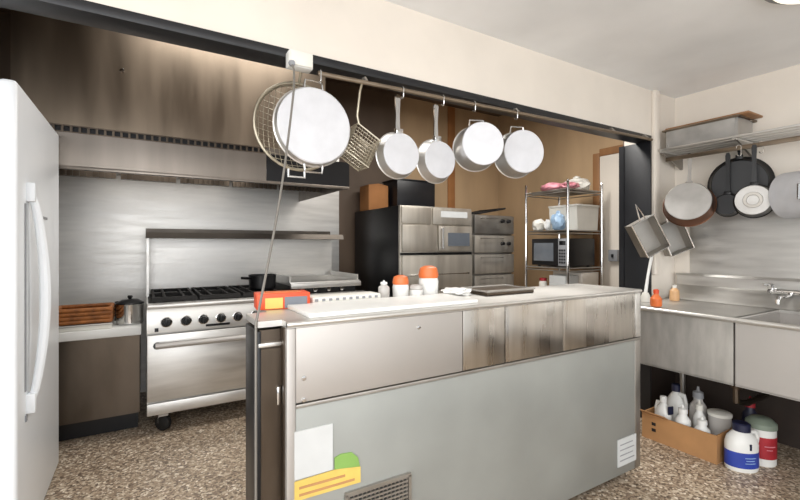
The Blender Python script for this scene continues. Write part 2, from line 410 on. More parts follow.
for lx, ly in ((0.10, 0.1), (W - 0.1, 0.1), (0.1, 0.76), (W - 0.1, 0.76)):
    c = B().lathe([(0, -0.024), (0.04, -0.024), (0.055, -0.014), (0.055, 0.014), (0.04, 0.024), (0, 0.024)], 20, mx=T((lx, ly, 0.055)) @ RZ(50) @ RY(90))
    c.build('caster', 'cast', t)
    B().box(lx - 0.03, lx + 0.03, ly - 0.03, ly + 0.03, 0.105, 0.146).tube([(lx - 0.026, ly, 0.055), (lx - 0.026, ly, 0.11)], 0.008, 6).tube([(lx + 0.026, ly, 0.055), (lx + 0.026, ly, 0.11)], 0.008, 6).build('fork', 'steeldull', t.children[-1])

t = thing('sauce_pot', (1.02, 3.62, 0.937), 'black cooking pot on the range burner beside the griddle', 'pot')
t.location = (0.84, 3.62, 0.9385); t.rotation_euler = (0, 0, R(200))
B().lathe([(0, 0), (0.095, 0), (0.105, 0.01), (0.11, 0.11), (0.115, 0.115), (0.105, 0.115), (0.1, 0.015), (0, 0.012)], 28).build('pot_body', 'blackm', t)
B().tube([(0.108, 0, 0.09), (0.2, 0.02, 0.10)], 0.011, 8).build('handle', 'blackm', t)

# ------------------------------------------------------------------ hood
t = thing('range_hood', (0.35, 3.115, 1.755), 'long stainless exhaust hood with slotted top edge over the range', 'hood')
XL, XRr = -0.99, 1.05
b = B()
b.box(XL, 0.40, 0.0, 0.02, 0.0, 0.20)
b.box(XL, XL + 0.01, 0.02, 1.27, 0.0, 0.20).box(XRr - 0.01, XRr, 0.02, 1.27, 0.0, 0.20)
b.box(XL, XRr, -0.004, 0.03, -0.012, 0.008, bev=0.003)
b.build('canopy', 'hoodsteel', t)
B().box(0.402, XRr, 0.0, 0.02, 0.008, 0.20).build('shade_panel', 'blackm', t)  # black sheet in place of the shade past the hood's end
b = B().box(XL, XRr, 0.02, 1.27, 0.19, 0.20)
for i in range(5):
    x = XL + 0.1 + i * 0.39
    b.box(x, x + 0.36, 0.62, 0.66, 0.03, 0.19)
    for k in range(9): b.box(x + 0.02 + k * 0.037, x + 0.035 + k * 0.037, 0.60, 0.62, 0.03, 0.19)
b.build('filter_bank', 'steeldark', t)
B().box(0.402, 0.86, 0.0, 0.05, 0.202, 0.245).build('top_strip', 'hoodsteel', t)
b = B().box(XL, 0.40, 0.02, 0.06, 0.20, 0.245)
b.box(XL, 0.40, -0.002, 0.022, 0.20, 0.207).box(XL, 0.40, -0.002, 0.022, 0.238, 0.245)
for i in range(34):
    x = XL + 0.02 + i * 0.041
    b.box(x, x + 0.012, 0.0, 0.022, 0.206, 0.239)
vs = b.build('vent_strip', 'steeldark', t)
B().box(XL, 0.40, 0.016, 0.019, 0.206, 0.239).build('vent_slot', 'blackm', vs)
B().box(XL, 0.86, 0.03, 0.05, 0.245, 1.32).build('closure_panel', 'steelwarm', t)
B().lathe([(0.014, 0), (0.012, 0.006), (0, 0.008)], 12, mx=T((-0.47, 0.03, 0.625)) @ RX(90)).build('plug', 'chrome', t.children[-1])

# ------------------------------------------------------------------ ovens on the right of the kitchen
def oven(name, x0, x1, y0, z1, label, style):
    t = thing(name, (x0, y0, 0), label, 'oven')
    w_ = x1 - x0
    B().box(0.0, w_, 0.03, 0.98, 0.12, z1, bev=0.006).build('body', 'blackm' if style == 0 else 'steeldull', t)
    for lx, ly in ((0.06, 0.08), (w_ - 0.06, 0.08), (0.06, 0.9), (w_ - 0.06, 0.9)):
        B().tube([(lx, ly, 0.0), (lx, ly, 0.13)], [0.018, 0.028], 10).build('leg', 'steeldull', t)
    return t, w_
t, w_ = oven('convection_oven', 2.013, 2.86, 3.35, 1.668, 'big black-sided convection oven with stainless front and small window', 0)
B().box(0, w_, 0.0, 0.03, 0.12, 1.668, bev=0.004).build('front_frame', 'ovensteel', t)
B().box(0.01, 0.34, -0.02, 0.0, 1.50, 1.655, bev=0.004).build('top_panel', 'ovensteel', t)
tp = B().box(0.36, w_ - 0.01, -0.02, 0.0, 1.50, 1.655, bev=0.004).build('control_panel', 'ovensteel', t)
B().box(0.45, 0.78, -0.023, -0.019, 1.57, 1.63).build('label_plate', 'paper', tp)
d = B().box(0.01, 0.40, -0.03, 0.0, 1.24, 1.485, bev=0.005).build('door', 'ovensteel', t)
d = B().box(0.42, w_ - 0.01, -0.03, 0.0, 1.24, 1.485, bev=0.005).build('door', 'ovensteel', t)
B().box(0.53, 0.80, -0.034, -0.028, 1.29, 1.42).build('window_pane', 'window', d)
B().tube([(0.45, -0.03, 1.27), (0.45, -0.06, 1.27), (0.45, -0.06, 1.46), (0.45, -0.03, 1.46)], 0.009, 8).build('door_handle', 'chrome', d)
B().box(0.0, w_, -0.012, 0.0, 1.205, 1.228).build('gap_strip', 'blackm', t)
d = B().box(0.01, w_ - 0.01, -0.03, 0.0, 0.88, 1.20, bev=0.005).build('lower_door', 'ovensteel', t)
B().tube([(0.08, -0.03, 1.02), (0.08, -0.06, 1.02), (0.77, -0.06, 1.02), (0.77, -0.03, 1.02)], 0.009, 8).build('door_handle', 'chrome', d)
B().box(0.01, w_ - 0.01, -0.02, 0.0, 0.14, 0.86, bev=0.005).build('lower_panel', 'ovensteel', t)
# second oven
t, w_ = oven('deck_oven', 2.90, 3.50, 3.38, 1.62, 'stained steel deck oven between convection oven and wire shelving', 1)
for z0, z1 in ((1.42, 1.61), (1.22, 1.40), (1.0, 1.2), (0.6, 0.98)):
    d = B().box(0.02, 0.58, -0.02, 0.03, z0, z1, bev=0.005).build('door', 'steeldull' if z0 > 1.3 else 'ovensteel', t)
    B().tube([(0.1, -0.02, z1 - 0.03), (0.1, -0.045, z1 - 0.03), (0.4, -0.045, z1 - 0.03), (0.4, -0.02, z1 - 0.03)], 0.007, 8).build('door_handle', 'steeldull', d)
for z in (1.555, 1.315):
    for x in (0.40, 0.49):
        B().lathe([(0.022, 0), (0.018, 0.03), (0, 0.031)], 14, mx=T((x, -0.02, z)) @ RX(90)).build('knob', 'blackm', t)

t = thing('cardboard_carton', (2.06, 4.08, 1.668), 'orange-brown cardboard carton on the rear left of the black oven', 'box')
B().box(0.0, 0.24, 0, 0.22, 0, 0.28, bev=0.003).build('carton_body', 'cardorange', t)
B().prism([(0, 0.281), (0.12, 0.30), (0.24, 0.281)], 'y', 0, 0.22).build('flap', 'cardorange', t)
t = thing('exhaust_box', (2.34, 3.95, 1.668), 'black metal box on the convection oven below hanging pans', 'box')
B().box(0, 0.50, 0, 0.32, 0, 0.34, bev=0.006).build('box_body', 'black', t)
B().box(-0.01, 0.51, -0.012, 0.33, 0.34, 0.355, bev=0.004).build('box_lid', 'black', t)
t = thing('sheet_pan', (3.12, 3.62, 1.62), 'dark sheet pan lying on the deck oven, tilted', 'pan', rot=(0, R(-10), R(0)))
B().box(-0.19, 0.19, -0.22, 0.2, 0.0, 0.008).tube([(-0.19, -0.22, 0.012), (0.19, -0.22, 0.012), (0.19, 0.2, 0.012), (-0.19, 0.2, 0.012)], 0.009, 6, closed=True).build('pan_body', 'cast', t)
t.location = (3.20, 3.62, 1.656)

# ------------------------------------------------------------------ wire shelving with microwave
RX0, RX1, RY0, RY1 = 3.53, 4.10, 2.70, 3.26
t = thing('wire_shelving', (RX0, RY0, 0), 'chrome wire shelving unit holding the microwave at the kitchen right wall', 'shelving')
SW, SD = RX1 - RX0, RY1 - RY0
for x in (0.015, SW - 0.015):
    for y in (0.015, SD - 0.015):
        B().tube([(x, y, 0), (x, y, 1.93)], 0.0125, 10).lathe([(0, 1.93), (0.015, 1.93), (0.012, 1.945), (0, 1.948)], 10, mx=T((x, y, 0))).build('post', 'chrome', t)
LV = (0.3, 0.78, 1.075, 1.45, 1.86)
for z in LV:
    b = B()
    for y in (0.015, SD - 0.015):
        b.tube([(0.015, y, z - 0.006), (SW - 0.015, y, z - 0.006)], 0.006, 6).tube([(0.015, y, z - 0.034), (SW - 0.015, y, z - 0.034)], 0.005, 6)
    for x in (0.015, SW - 0.015):
        b.tube([(x, 0.015, z - 0.006), (x, SD - 0.015, z - 0.006)], 0.006, 6).tube([(x, 0.015, z - 0.034), (x, SD - 0.015, z - 0.034)], 0.005, 6)
    for i in range(18):
        x = 0.03 + i * (SW - 0.06) / 17
        b.tube([(x, 0.015, z - 0.003), (x, SD - 0.015, z - 0.003)], 0.003, 5)
    b.build('wire_shelf', 'steeldull', t)

t = thing('microwave_oven', (RX0 + 0.02, RY0 + 0.03, 1.076), 'black microwave oven on the wire shelving', 'microwave')
B().box(0.02, 0.44, 0.0, 0.44, 0.012, 0.29, bev=0.006).build('body', 'blackm', t)
d = B().box(0.0, 0.02, 0.11, 0.44, 0.014, 0.288, bev=0.004).build('door', 'blackm', t)
B().box(-0.003, 0.002, 0.16, 0.41, 0.06, 0.245).build('window_pane', 'window', d)
B().box(0.0, 0.02, 0.002, 0.105, 0.014, 0.288, bev=0.004).build('control_panel', 'greyp', t)
cpn = t.children[-1]
b = B()
for r_ in range(5):
    for c_ in range(3): b.box(-0.003, 0.001, 0.018 + c_ * 0.027, 0.038 + c_ * 0.027, 0.04 + r_ * 0.03, 0.06 + r_ * 0.03)
b.build('keypad', 'black', cpn)
B().box(-0.002, 0.001, 0.015, 0.09, 0.225, 0.265).build('display', 'glass', cpn)
for x in (0.06, 0.4):
    for y in (0.05, 0.39): B().lathe([(0.015, 0), (0.015, 0.012), (0, 0.012)], 10, mx=T((x, y, 0.0))).build('foot', 'black', t)

def lumpy(name, loc, s, m, label, cat, seed, group=None, knot=False):
    t = thing(name, loc, label, cat, group)
    B().lump((0, 0, s[2] * 0.92), s, seed, 0.16).build('bag_body', m, t)
    if knot: B().lump((0, 0, s[2] * 1.95), (s[0] * 0.3, s[1] * 0.3, s[2] * 0.3), seed + 3, 0.3, 2).build('knot', m, t)
    return t
lumpy('plastic_bag', (3.70, 3.02, 1.862), (0.11, 0.13, 0.05), 'pink', 'pink plastic bag on the shelving top, left of the white bag', 'bag', 1)
lumpy('plastic_bag', (3.68, 2.80, 1.862), (0.09, 0.09, 0.04), 'pink', 'smaller pink plastic bag at the front corner of the shelving top', 'bag', 2)
lumpy('plastic_bag', (3.93, 2.90, 1.862), (0.13, 0.14, 0.075), 'dustwhite', 'white plastic bag heaped on the shelving top', 'bag', 3, knot=True)
lumpy('plastic_bag', (3.63, 3.14, 1.452), (0.07, 0.075, 0.065), 'dustwhite', 'white bundle at the far end of the shelf above the microwave', 'bag', 4)
lumpy('plastic_bag', (3.63, 2.90, 1.452), (0.06, 0.075, 0.09), 'bluep', 'pale blue plastic bundle on the shelf above the microwave', 'bag', 5, knot=True)
lumpy('plastic_bag', (3.62, 3.02, 1.452), (0.05, 0.025, 0.06), 'whitep', 'narrow crumpled white bag wedged between two bundles above the microwave', 'bag', 8)
t = thing('storage_bin', (3.72, 2.74, 1.452), 'white lidded plastic bin on the shelf above the microwave', 'bin')
B().prism([(0.01, 0), (0.33, 0), (0.35, 0.24), (-0.005, 0.24)], 'y', 0.0, 0.34).build('bin_body', 'dustwhite', t)
B().box(-0.012, 0.358, -0.008, 0.348, 0.24, 0.262, bev=0.005).build('lid', 'dustwhite', t)
t = thing('paper_carton', (3.80, 2.74, 0.782), 'cream carton on the shelf under the microwave, right side', 'box')
B().box(0, 0.27, 0, 0.36, 0, 0.235, bev=0.004).build('carton_body', 'cream', t)
B().box(0.12, 0.15, -0.002, 0.361, 0.234, 0.237).build('tape', 'paper', t)
t = thing('paper_carton', (3.57, 2.76, 0.782), 'white carton on the shelf under the microwave, left side', 'box')
B().box(0, 0.20, 0, 0.20, 0, 0.21, bev=0.004).build('carton_body', 'paper', t)
B().box(0.085, 0.115, -0.002, 0.201, 0.209, 0.212).build('tape', 'dustwhite', t)
t = thing('spice_jar', (3.62, 3.08, 0.782), 'red-lidded jar beside the white carton under the microwave', 'jar')
B().lathe([(0, 0), (0.04, 0), (0.042, 0.01), (0.042, 0.12), (0.034, 0.14), (0, 0.14)], 20).build('jar_body', 'dustwhite', t)
B().lathe([(0.037, 0.14), (0.037, 0.17), (0, 0.172)], 20).build('lid', 'red', t)

t = thing('wall_box', (XK - 0.013, 2.66, 1.13), 'small grey switch box on the cream door beside the shelving', 'switch')
B().box(-0.05, 0, -0.05, 0.05, 0, 0.12, bev=0.005).build('box_body', 'greyp', t)
B().box(-0.062, -0.049, -0.01, 0.01, 0.04, 0.075).build('toggle', 'black', t)

# ------------------------------------------------------------------ prep counter
CX0, CX1, CY0, CY1, CT = 0.385, 2.364, 1.34, 1.74, 1.055
t = thing('prep_counter', (CX0, CY0, 0), 'long refrigerated stainless prep counter with grey-green front panel', 'counter')
L_, D_ = CX1 - CX0, CY1 - CY0
B().box(-0.07, 0.02, 0.062, 0.23, 0.075, CT - 0.03).box(0.0, L_ - 0.012, 0.062, D_ - 0.01, 0.075, CT - 0.03).box(0.012, L_ - 0.012, 0.012, 0.062, 0.075, CT - 0.03).build('body', 'steeldark', t)
B().prism([(0, -0.006), (L_, -0.006), (L_, D_), (0, D_), (0, 0.24), (-0.075, 0.24), (-0.075, 0.055), (0, 0.055)], 'z', CT - 0.02, CT).build('worktop', 'steel', t)
B().tube([(0, -0.004, CT - 0.009), (L_, -0.004, CT - 0.009)], 0.009, 10).build('rolled_edge', 'steel', t)
fp = B().box(0.03, L_ - 0.05, 0.0, 0.014, 0.07, 0.775, bev=0.003).build('front_panel', 'galv', t)
B().box(0.0, 0.03, -0.003, 0.02, 0.07, CT - 0.021, bev=0.004).build('corner_post', 'satin', t)
B().box(-0.003, 0.012, 0.02, 0.06, 0.07, CT - 0.021).build('side_return', 'steeldark', t)
B().box(L_ - 0.05, L_, -0.003, 0.02, 0.07, 0.775, bev=0.004).build('corner_post', 'steeldull', t)
B().box(0.03, L_, -0.006, 0.012, 0.776, 0.788, bev=0.002).build('seam_strip', 'steeldull', t)
B().box(0.03, 0.712, -0.004, 0.012, 0.792, CT - 0.021, bev=0.003).build('upper_panel', 'satin', t)
xs = (0.714, 0.949, 1.329, 1.93)
for a, c in zip(xs, xs[1:]):
    B().box(a + 0.002, c - 0.002, -0.002, 0.012, 0.792, CT - 0.021, bev=0.003).build('upper_panel', 'steelv', t)
B().box(1.932, L_, -0.005, 0.02, 0.792, CT - 0.021, bev=0.004).build('end_cap', 'steel', t)
for (x, z) in ((0.055, 0.87), (0.055, 0.80), (0.50, 0.99)):
    B().lathe([(0.009, 0), (0.007, 0.004), (0, 0.005)], 10, mx=T((x, -0.004, z)) @ RX(90)).build('screw_head', 'chrome', t)
# recessed end cabinet on the left
B().box(-0.072, -0.002, 0.054, 0.064, 0.07, 0.965).build('end_panel', 'steeldark', t)
B().box(-0.075, -0.002, 0.048, 0.064, 0.972, 0.985, bev=0.002).build('end_strip', 'steel', t)
B().box(-0.078, -0.066, 0.05, 0.235, 0.06, CT - 0.031, bev=0.003).build('end_post', 'blackm', t)
B().box(-0.018, -0.006, 0.044, 0.056, 0.78, 0.84, bev=0.003).build('side_latch', 'chrome', t)
# front notices and grille
B().box(0.025, 0.155, -0.004, 0.001, 0.548, 0.702).build('white_notice', 'paper', fp)
n = B()
n.prism([(0.025, 0.48), (0.258, 0.476), (0.258, 0.53), (0.18, 0.545), (0.025, 0.542)], 'y', -0.004, 0.001)
n.build('yellow_notice', 'yellow', fp)
n = B(); n.prism([(0.162, 0.547), (0.255, 0.532), (0.248, 0.565), (0.225, 0.588), (0.185, 0.592), (0.162, 0.585)], 'y', -0.0055, 0.001)
n.build('green_print', 'green', fp)
n = B()
n.prism([(0.04, 0.492), (0.235, 0.489), (0.235, 0.497), (0.04, 0.50)], 'y', -0.0055, -0.0035).prism([(0.04, 0.515), (0.2, 0.512), (0.2, 0.520), (0.04, 0.523)], 'y', -0.0055, -0.0035)
n.build('print_lines', 'card', fp)
B().box(1.768, 1.935, -0.004, 0.001, 0.118, 0.262).build('white_label', 'paper', fp)
n = B()
for k in range(4): n.box(1.785, 1.915 - 0.014 * (k % 2), -0.0055, -0.0035, 0.145 + k * 0.028, 0.150 + k * 0.028)
n.build('print_lines', 'greyp', fp)
GX0, GX1, GZ0, GZ1 = 0.205, 0.455, 0.20, 0.448
B().box(GX0, GX1, -0.003, 0.002, GZ0, GZ1).build('vent_grille', 'black', fp)
gr = fp.children[-1]
g = B()
for i in range(17):
    z = GZ0 + 0.008 + i * 0.0145
    g.box(GX0 + 0.006, GX1 - 0.006, -0.010, -0.002, z, z + 0.007)
for i in range(15):
    x = GX0 + 0.008 + i * 0.0165
    g.box(x, x + 0.003, -0.008, -0.002, GZ0 + 0.006, GZ1 - 0.006)
g.box(GX0 - 0.006, GX1 + 0.006, -0.012, 0, GZ1 - 0.004, GZ1 + 0.008).box(GX0 - 0.006, GX1 + 0.006, -0.012, 0, GZ0 - 0.008, GZ0 + 0.004)
g.box(GX0 - 0.008, GX0 + 0.004, -0.012, 0, GZ0, GZ1).box(GX1 - 0.004, GX1 + 0.008, -0.012, 0, GZ0, GZ1)
g.build('slat', 'steeldull', gr)
for x in (0.12, L_ - 0.12):
    for y in (0.09, D_ - 0.09):
        B().lathe([(0, -0.012), (0.028, -0.012), (0.034, -0.006), (0.034, 0.006), (0.028, 0.012), (0, 0.012)], 16, mx=T((x, y, 0.034)) @ RY(90)).box(x - 0.02, x + 0.02, y - 0.02, y + 0.02, 0.062, 0.076).build('caster', 'black', t)

# things on the prep counter
t = thing('cutting_board', (0.47, 1.37, CT), 'long white cutting board on the left half of the prep counter', 'cutting board')
B().box(0.0, 0.74, 0.0, 0.255, 0, 0.016, bev=0.004).build('board', 'whitep', t)
t = thing('pan_rail', (0.575, 1.635, CT), 'white perforated pan rail behind the cutting board', 'rail')
b = B().box(0.0, 0.31, 0.0, 0.10, 0.0, 0.034, bev=0.004)
b.build('rail_body', 'dustwhite', t)
b = B()
for i in range(10): b.box(0.01 + i * 0.03, 0.023 + i * 0.03, -0.003, 0.002, 0.018, 0.028)
b.build('hole', 'greyp', t)
t = thing('printed_carton', (0.345, 1.505, CT), 'orange-red printed carton on the counter end beside the cord', 'box', rz=R(-6))
B().box(0, 0.20, 0.13, 0.23, 0, 0.06, bev=0.003).build('carton_body', 'orange', t)
B().box(0.03, 0.095, 0.128, 0.132, 0.004, 0.044).build('yellow_print', 'yellow', t)
B().box(0.102, 0.188, 0.128, 0.132, 0.004, 0.046).build('grey_print', 'slate', t)
B().box(0.02, 0.17, 0.145, 0.215, 0.0595, 0.0615).build('top_print', 'orangecap', t)

def bottle(loc, label, r, h, capm, bodym, name='seasoning_bottle', group=None):
    t = thing(name, loc, label, 'bottle', group)
    B().lathe([(0, 0), (r * 0.9, 0), (r, r * 0.15), (r, h * 0.6), (r * 0.92, h * 0.66), (r * 0.55, h * 0.74), (r * 0.5, h * 0.8), (0, h * 0.8)], 24).build('bottle_body', bodym, t)
    B().lathe([(0, h * 0.795), (r * 0.62, h * 0.795), (r * 0.6, h * 0.9), (r * 0.2, h * 0.93), (r * 0.12, h), (0, h)], 20).build('cap', capm, t)
    return t
def tub(loc, label, r, h, bodym, lidm, name='shaker'):
    t = thing(name, loc, label, 'shaker')
    B().lathe([(0, 0), (r * 0.85, 0), (r * 0.95, h * 0.06), (r, h * 0.5), (r * 0.9, h * 0.62), (0, h * 0.62)], 24).build('jar_body', bodym, t)
    B().lathe([(r * 0.95, h * 0.6), (r * 1.02, h * 0.7), (r * 0.85, h * 0.93), (r * 0.4, h), (0, h)], 24).build('lid', lidm, t)
    return t
tub((1.019, 1.69, CT), 'small white shaker with rounded orange top left of the larger one on prep counter', 0.038, 0.105, 'whitep', 'orangecap')
tub((1.176, 1.69, CT), 'larger white shaker with big orange top on prep counter', 0.048, 0.145, 'whitep', 'orangecap')
tub((1.095, 1.675, CT), 'short white shaker with clear lid between the two orange-topped ones', 0.032, 0.06, 'whitep', 'clear')
bottle((0.93, 1.69, CT + 0.0), 'small clear-white bottle left of the orange-topped shakers', 0.026, 0.085, 'whitep', 'clear')
t = thing('napkin', (1.30, 1.63, CT), 'crumpled white napkin right of the orange-topped shakers', 'napkin')
B().lump((0, 0, 0.018), (0.075, 0.05, 0.02), 5, 0.3).build('napkin_body', 'whitep', t)
t = thing('food_pan', (1.56, 1.62, CT), 'shallow dark-rimmed pan on prep counter right of the shakers', 'pan')
B().box(-0.16, 0.16, -0.1, 0.1, 0.0, 0.02, bev=0.006).build('pan_body', 'steeldark', t)
B().tube([(-0.16, -0.1, 0.022), (0.16, -0.1, 0.022), (0.16, 0.1, 0.022), (-0.16, 0.1, 0.022)], 0.006, 6, closed=True).build('rim', 'steel', t)

# ------------------------------------------------------------------ junction box and drop cord
t = thing('junction_box', (0.545, YH0 - 0.013, 2.02), 'white electrical junction box on the black header above big pot', 'electrical box')
B().box(-0.05, 0.05, -0.055, 0.0, 0, 0.066, bev=0.006).build('box_body', 'whitep', t)
B().box(-0.046, 0.046, -0.062, -0.054, 0.004, 0.062, bev=0.003).build('cover', 'dustwhite', t)
B().tube([(-0.04, -0.054, 0.008), (-0.04, -0.068, 0.006)], [0.014, 0.01], 10).build('strain_relief', 'greyp', t)
b = B()
pts = [Vector((0.505, 1.675, 2.02)), Vector((0.503, 1.645, 1.985))]
P0, P1 = Vector((0.492, 1.61, 1.90)), Vector((0.302, 1.388, 1.05))
for i in range(17):
    u = i / 16
    p = P0.lerp(P1, u); p.x += 0.012 * math.sin(PI * u)
    pts.append(p)
pts += [Vector((0.301, 1.384, 0.8)), Vector((0.301, 1.384, 0.4)), Vector((0.301, 1.384, 0.004))]
b.tube(pts, 0.0042, 8)
tag(b.build('power_cord', 'cord'), 'thin grey power cord dropping from junction box to prep counter end', 'cord')

# ------------------------------------------------------------------ pot rail with hanging pans
RYL = 1.70
def rz_(x): return 2.018 + (x - 0.6) * 0.018
t = thing('pot_rail', (0.6, RYL, 2.018), 'long metal pot rail under the black header of the opening', 'rail')
B().tube([(0.02, 0, 0.0), (2.55, 0, 0.045)], 0.010, 10).build('bar', 'steelwarm', t)
for x in (0.25, 1.2, 2.1, 2.5):
    B().tube([(x, 0.038, 0.03 + x * 0.018), (x, 0.02, 0.028 + x * 0.018), (x, 0.0, x * 0.018 + 0.006)], 0.007, 8).build('bracket', 'steeldull', t)

def s_hook(x, label, y=RYL, z=None, drop=0.03):
    z = rz_(x) if z is None else z
    t = thing('pot_hook', (x, y, z), label, 'hook')
    p = []
    for i in range(9):
        a = PI * (-0.15 + 1.15 * i / 8); p.append((0, 0.0135 * math.cos(a), 0.0135 * math.sin(a)))
    p.append((0, -0.0125, -drop * 0.5))
    for i in range(7):
        a = PI + PI * i / 6; p.append((0, -0.0025 + 0.010 * math.cos(a), -drop + 0.010 * math.sin(a)))
    B().tube(p, 0.0028, 6).build('hook_wire', 'chrome', t)
    return t

def pan(name, c, label, rb, rt, h, handle=None, hmat='chrome', mat_bot='alu', mat_side='aluside', yaw=0, loops=None, group=None, pitch=0, hang=0):
    """bottom faces -y before yaw; c is the centre of the bottom disc; hang turns the pan about its own axis"""
    t = thing(name, c, label, 'pan', group, rot=(R(pitch), 0, R(yaw)))
    mx = RX(-90) @ RZ(0)
    B().lathe([(0, 0), (rb * 0.55, 0.0), (rb * 0.97, 0.0), (rb, 0.004)], 40, mx=mx).build('base', mat_bot, t)
    B().lathe([(rb, 0.004), (rb * 1.015, 0.012), (rt, h), (rt + 0.005, h + 0.003), (rt + 0.003, h + 0.006), (rt - 0.003, h), (rb * 0.98, 0.016), (0, 0.012)], 40, mx=mx).build('pan_wall', mat_side, t)
    H_ = RY(hang)
    if handle:
        b = B()
        z0 = rt - 0.004
        b.prism([(-0.013, z0), (0.013, z0), (0.010, z0 + handle * 0.5), (0.014, z0 + handle * 0.93), (0.008, z0 + handle), (-0.008, z0 + handle), (-0.014, z0 + handle * 0.93), (-0.010, z0 + handle * 0.5)], 'y', h - 0.012, h - 0.004)
        b.box(-0.02, 0.02, h - 0.03, h - 0.006, z0 - 0.012, z0 + 0.02, bev=0.004)
        b.xf(H_).build('handle', hmat, t)
    if loops:
        for a in loops:
            b = B().tube([(-0.04, h * 0.8, rt - 0.004), (-0.036, h * 0.8, rt + 0.028), (0.036, h * 0.8, rt + 0.028), (0.04, h * 0.8, rt - 0.004)], 0.005, 8)
            b.xf(RY(a)).build('loop_handle', 'chrome', t)
    return t
pan('stock_pot_lid_pan', (0.607, 1.69, 1.795), 'largest round aluminium pan hanging at the left of the rail', 0.158, 0.163, 0.03, loops=(0, 180))
bpy.data.objects['stock_pot_lid_pan'].name = 'round_pan'
pan('frying_pan', (1.033, 1.70, 1.727), 'aluminium frying pan hanging third from left, handle up, left of its twin', 0.097, 0.108, 0.05, handle=0.185)
pan('frying_pan', (1.257, 1.70, 1.722), 'aluminium frying pan hanging by upright handle between its twin and the deep pots', 0.092, 0.108, 0.05, handle=0.185)
pan('deep_pot', (1.428, 1.58, 1.80), 'deep aluminium pot hanging sideways, left of the last pot on the rail', 0.107, 0.114, 0.13, yaw=-22, loops=(0,))
pan('deep_pot', (1.735, 1.60, 1.80), 'deep aluminium pot hanging last at the right of the rail', 0.115, 0.124, 0.11, yaw=-20, loops=(0,))
s_hook(1.033, 'hook on the rail holding the left frying pan', y=RYL)
s_hook(1.267, 'hook on the rail holding the second frying pan', y=RYL)
s_hook(1.47, 'hook on the rail holding the left deep pot', y=RYL)
s_hook(1.775, 'hook on the rail holding the right deep pot', y=RYL)
s_hook(0.63, 'hook on the rail holding the largest round pan', y=RYL)

# large wire sieve hoop behind the round pan
t = thing('wire_sieve', (0.565, 1.78, 1.805), 'large round wire sieve hanging behind the biggest pan', 'sieve')
b = B().tube(circle((0, 0, 0), 0.185, 40), 0.006, 8, closed=True)
b.tube(circle((0, 0.012, 0), 0.178, 40), 0.003, 6, closed=True)
b.build('rim', 'mesh', t)
b = B()
for i in range(-7, 8):
    u = i * 0.0235; hgt = math.sqrt(max(0, 0.18 ** 2 - u * u))
    def dome(s_, u_): return 0.08 * max(0.0, 1 - (s_ * s_ + u_ * u_) / 0.18 ** 2)
    pts = [(u, 0.006 + dome(-hgt + 2 * hgt * k / 8, u), -hgt + 2 * hgt * k / 8) for k in range(9)]
    b.tube(pts, 0.0013, 4)
    pts = [(p[2], p[1], p[0]) for p in pts]
    b.tube(pts, 0.0013, 4)
b.build('mesh_bowl', 'mesh', t)
B().tube([(-0.045, 0.0, -0.183), (-0.045, 0, -0.215), (0.025, 0, -0.215), (0.025, 0, -0.183)], 0.006, 8).build('foot_loop', 'chrome', t)
B().tube([(0.0, 0, 0.183), (0.0, -0.02, 0.21), (0, -0.03, 0.225)], 0.006, 8).build('handle', 'mesh', t)

# skimmer / fry basket hanging between big pan and frying pan
t = thing('fry_basket', (0.835, RYL + 0.05, 1.985), 'wire fry basket hanging between the biggest pan and first frying pan', 'basket')
B().tube([(-0.01, -0.05, 0.03), (-0.01, -0.03, 0.005), (-0.01, 0, -0.10), (0.0, 0, -0.14)], 0.006, 8).build('handle', 'mesh', t)
b = B()
top = [(-0.015, -0.02, -0.14), (0.09, -0.04, -0.21), (0.09, 0.08, -0.21), (-0.015, 0.08, -0.14)]
bot = [(-0.075, -0.02, -0.27), (0.03, -0.035, -0.335), (0.03, 0.07, -0.335), (-0.075, 0.07, -0.27)]
b.tube(top, 0.0045, 6, closed=True).tube(bot, 0.0035, 6, closed=True)
def lerp(a, c, u): return tuple(a[i] + (c[i] - a[i]) * u for i in range(3))
for e in range(4):
    a0, a1, b0, b1 = top[e], top[(e + 1) % 4], bot[e], bot[(e + 1) % 4]
    for k in range(10):
        u = k / 9
        b.tube([lerp(a0, a1, u), lerp(b0, b1, u)], 0.0016, 4)
    for k in range(1, 9):
        u = k / 9
        b.tube([lerp(a0, b0, u), lerp(a1, b1, u)], 0.0016, 4)
for k in range(1, 9):
    b.tube([lerp(bot[0], bot[1], k / 9), lerp(bot[3], bot[2], k / 9)], 0.0016, 4)
b.build('mesh_bowl', 'mesh', t)

# ------------------------------------------------------------------ right wall: rack, pans
t = thing('wall_shelf', (XR, 1.45, 2.0), 'wall-mounted steel pot rack shelf high on the right wall', 'shelf')
# local x negative = into the room
for sx in (-0.30, -0.225, -0.15, -0.075, -0.002):
    B().box(sx - 0.012, sx, -1.0, 0.26, -0.008, 0.006, bev=0.002).build('shelf_bar', 'steel', t)
for sy in (0.235, -0.215, -0.745):
    B().box(-0.30, -0.002, sy, sy + 0.02, -0.018, -0.007).build('cross_bar', 'steel', t)
for y in (0.24, -0.22, -0.75):
    B().prism([(-0.29, -0.018), (-0.002, -0.018), (-0.002, -0.12), (-0.02, -0.12)], 'y', y, y + 0.012).build('bracket', 'steeldull', t)
B().box(-0.215, -0.205, -1.0, 0.26, -0.075, -0.045, bev=0.002).build('hook_bar', 'steelwarm', t)
t = thing('hotel_pan', (3.42, 1.46, 2.007), 'long shallow steel pan lying on the right wall shelf', 'pan')
B().prism([(-0.10, 0), (0.10, 0), (0.125, 0.13), (0.118, 0.13), (0.095, 0.008), (-0.095, 0.008), (-0.118, 0.13), (-0.125, 0.13)], 'y', -0.21, 0.21).box(-0.11, 0.11, -0.222, -0.208, 0.0, 0.13).box(-0.11, 0.11, 0.208, 0.222, 0.0, 0.13).build('pan_body', 'scratch', t)
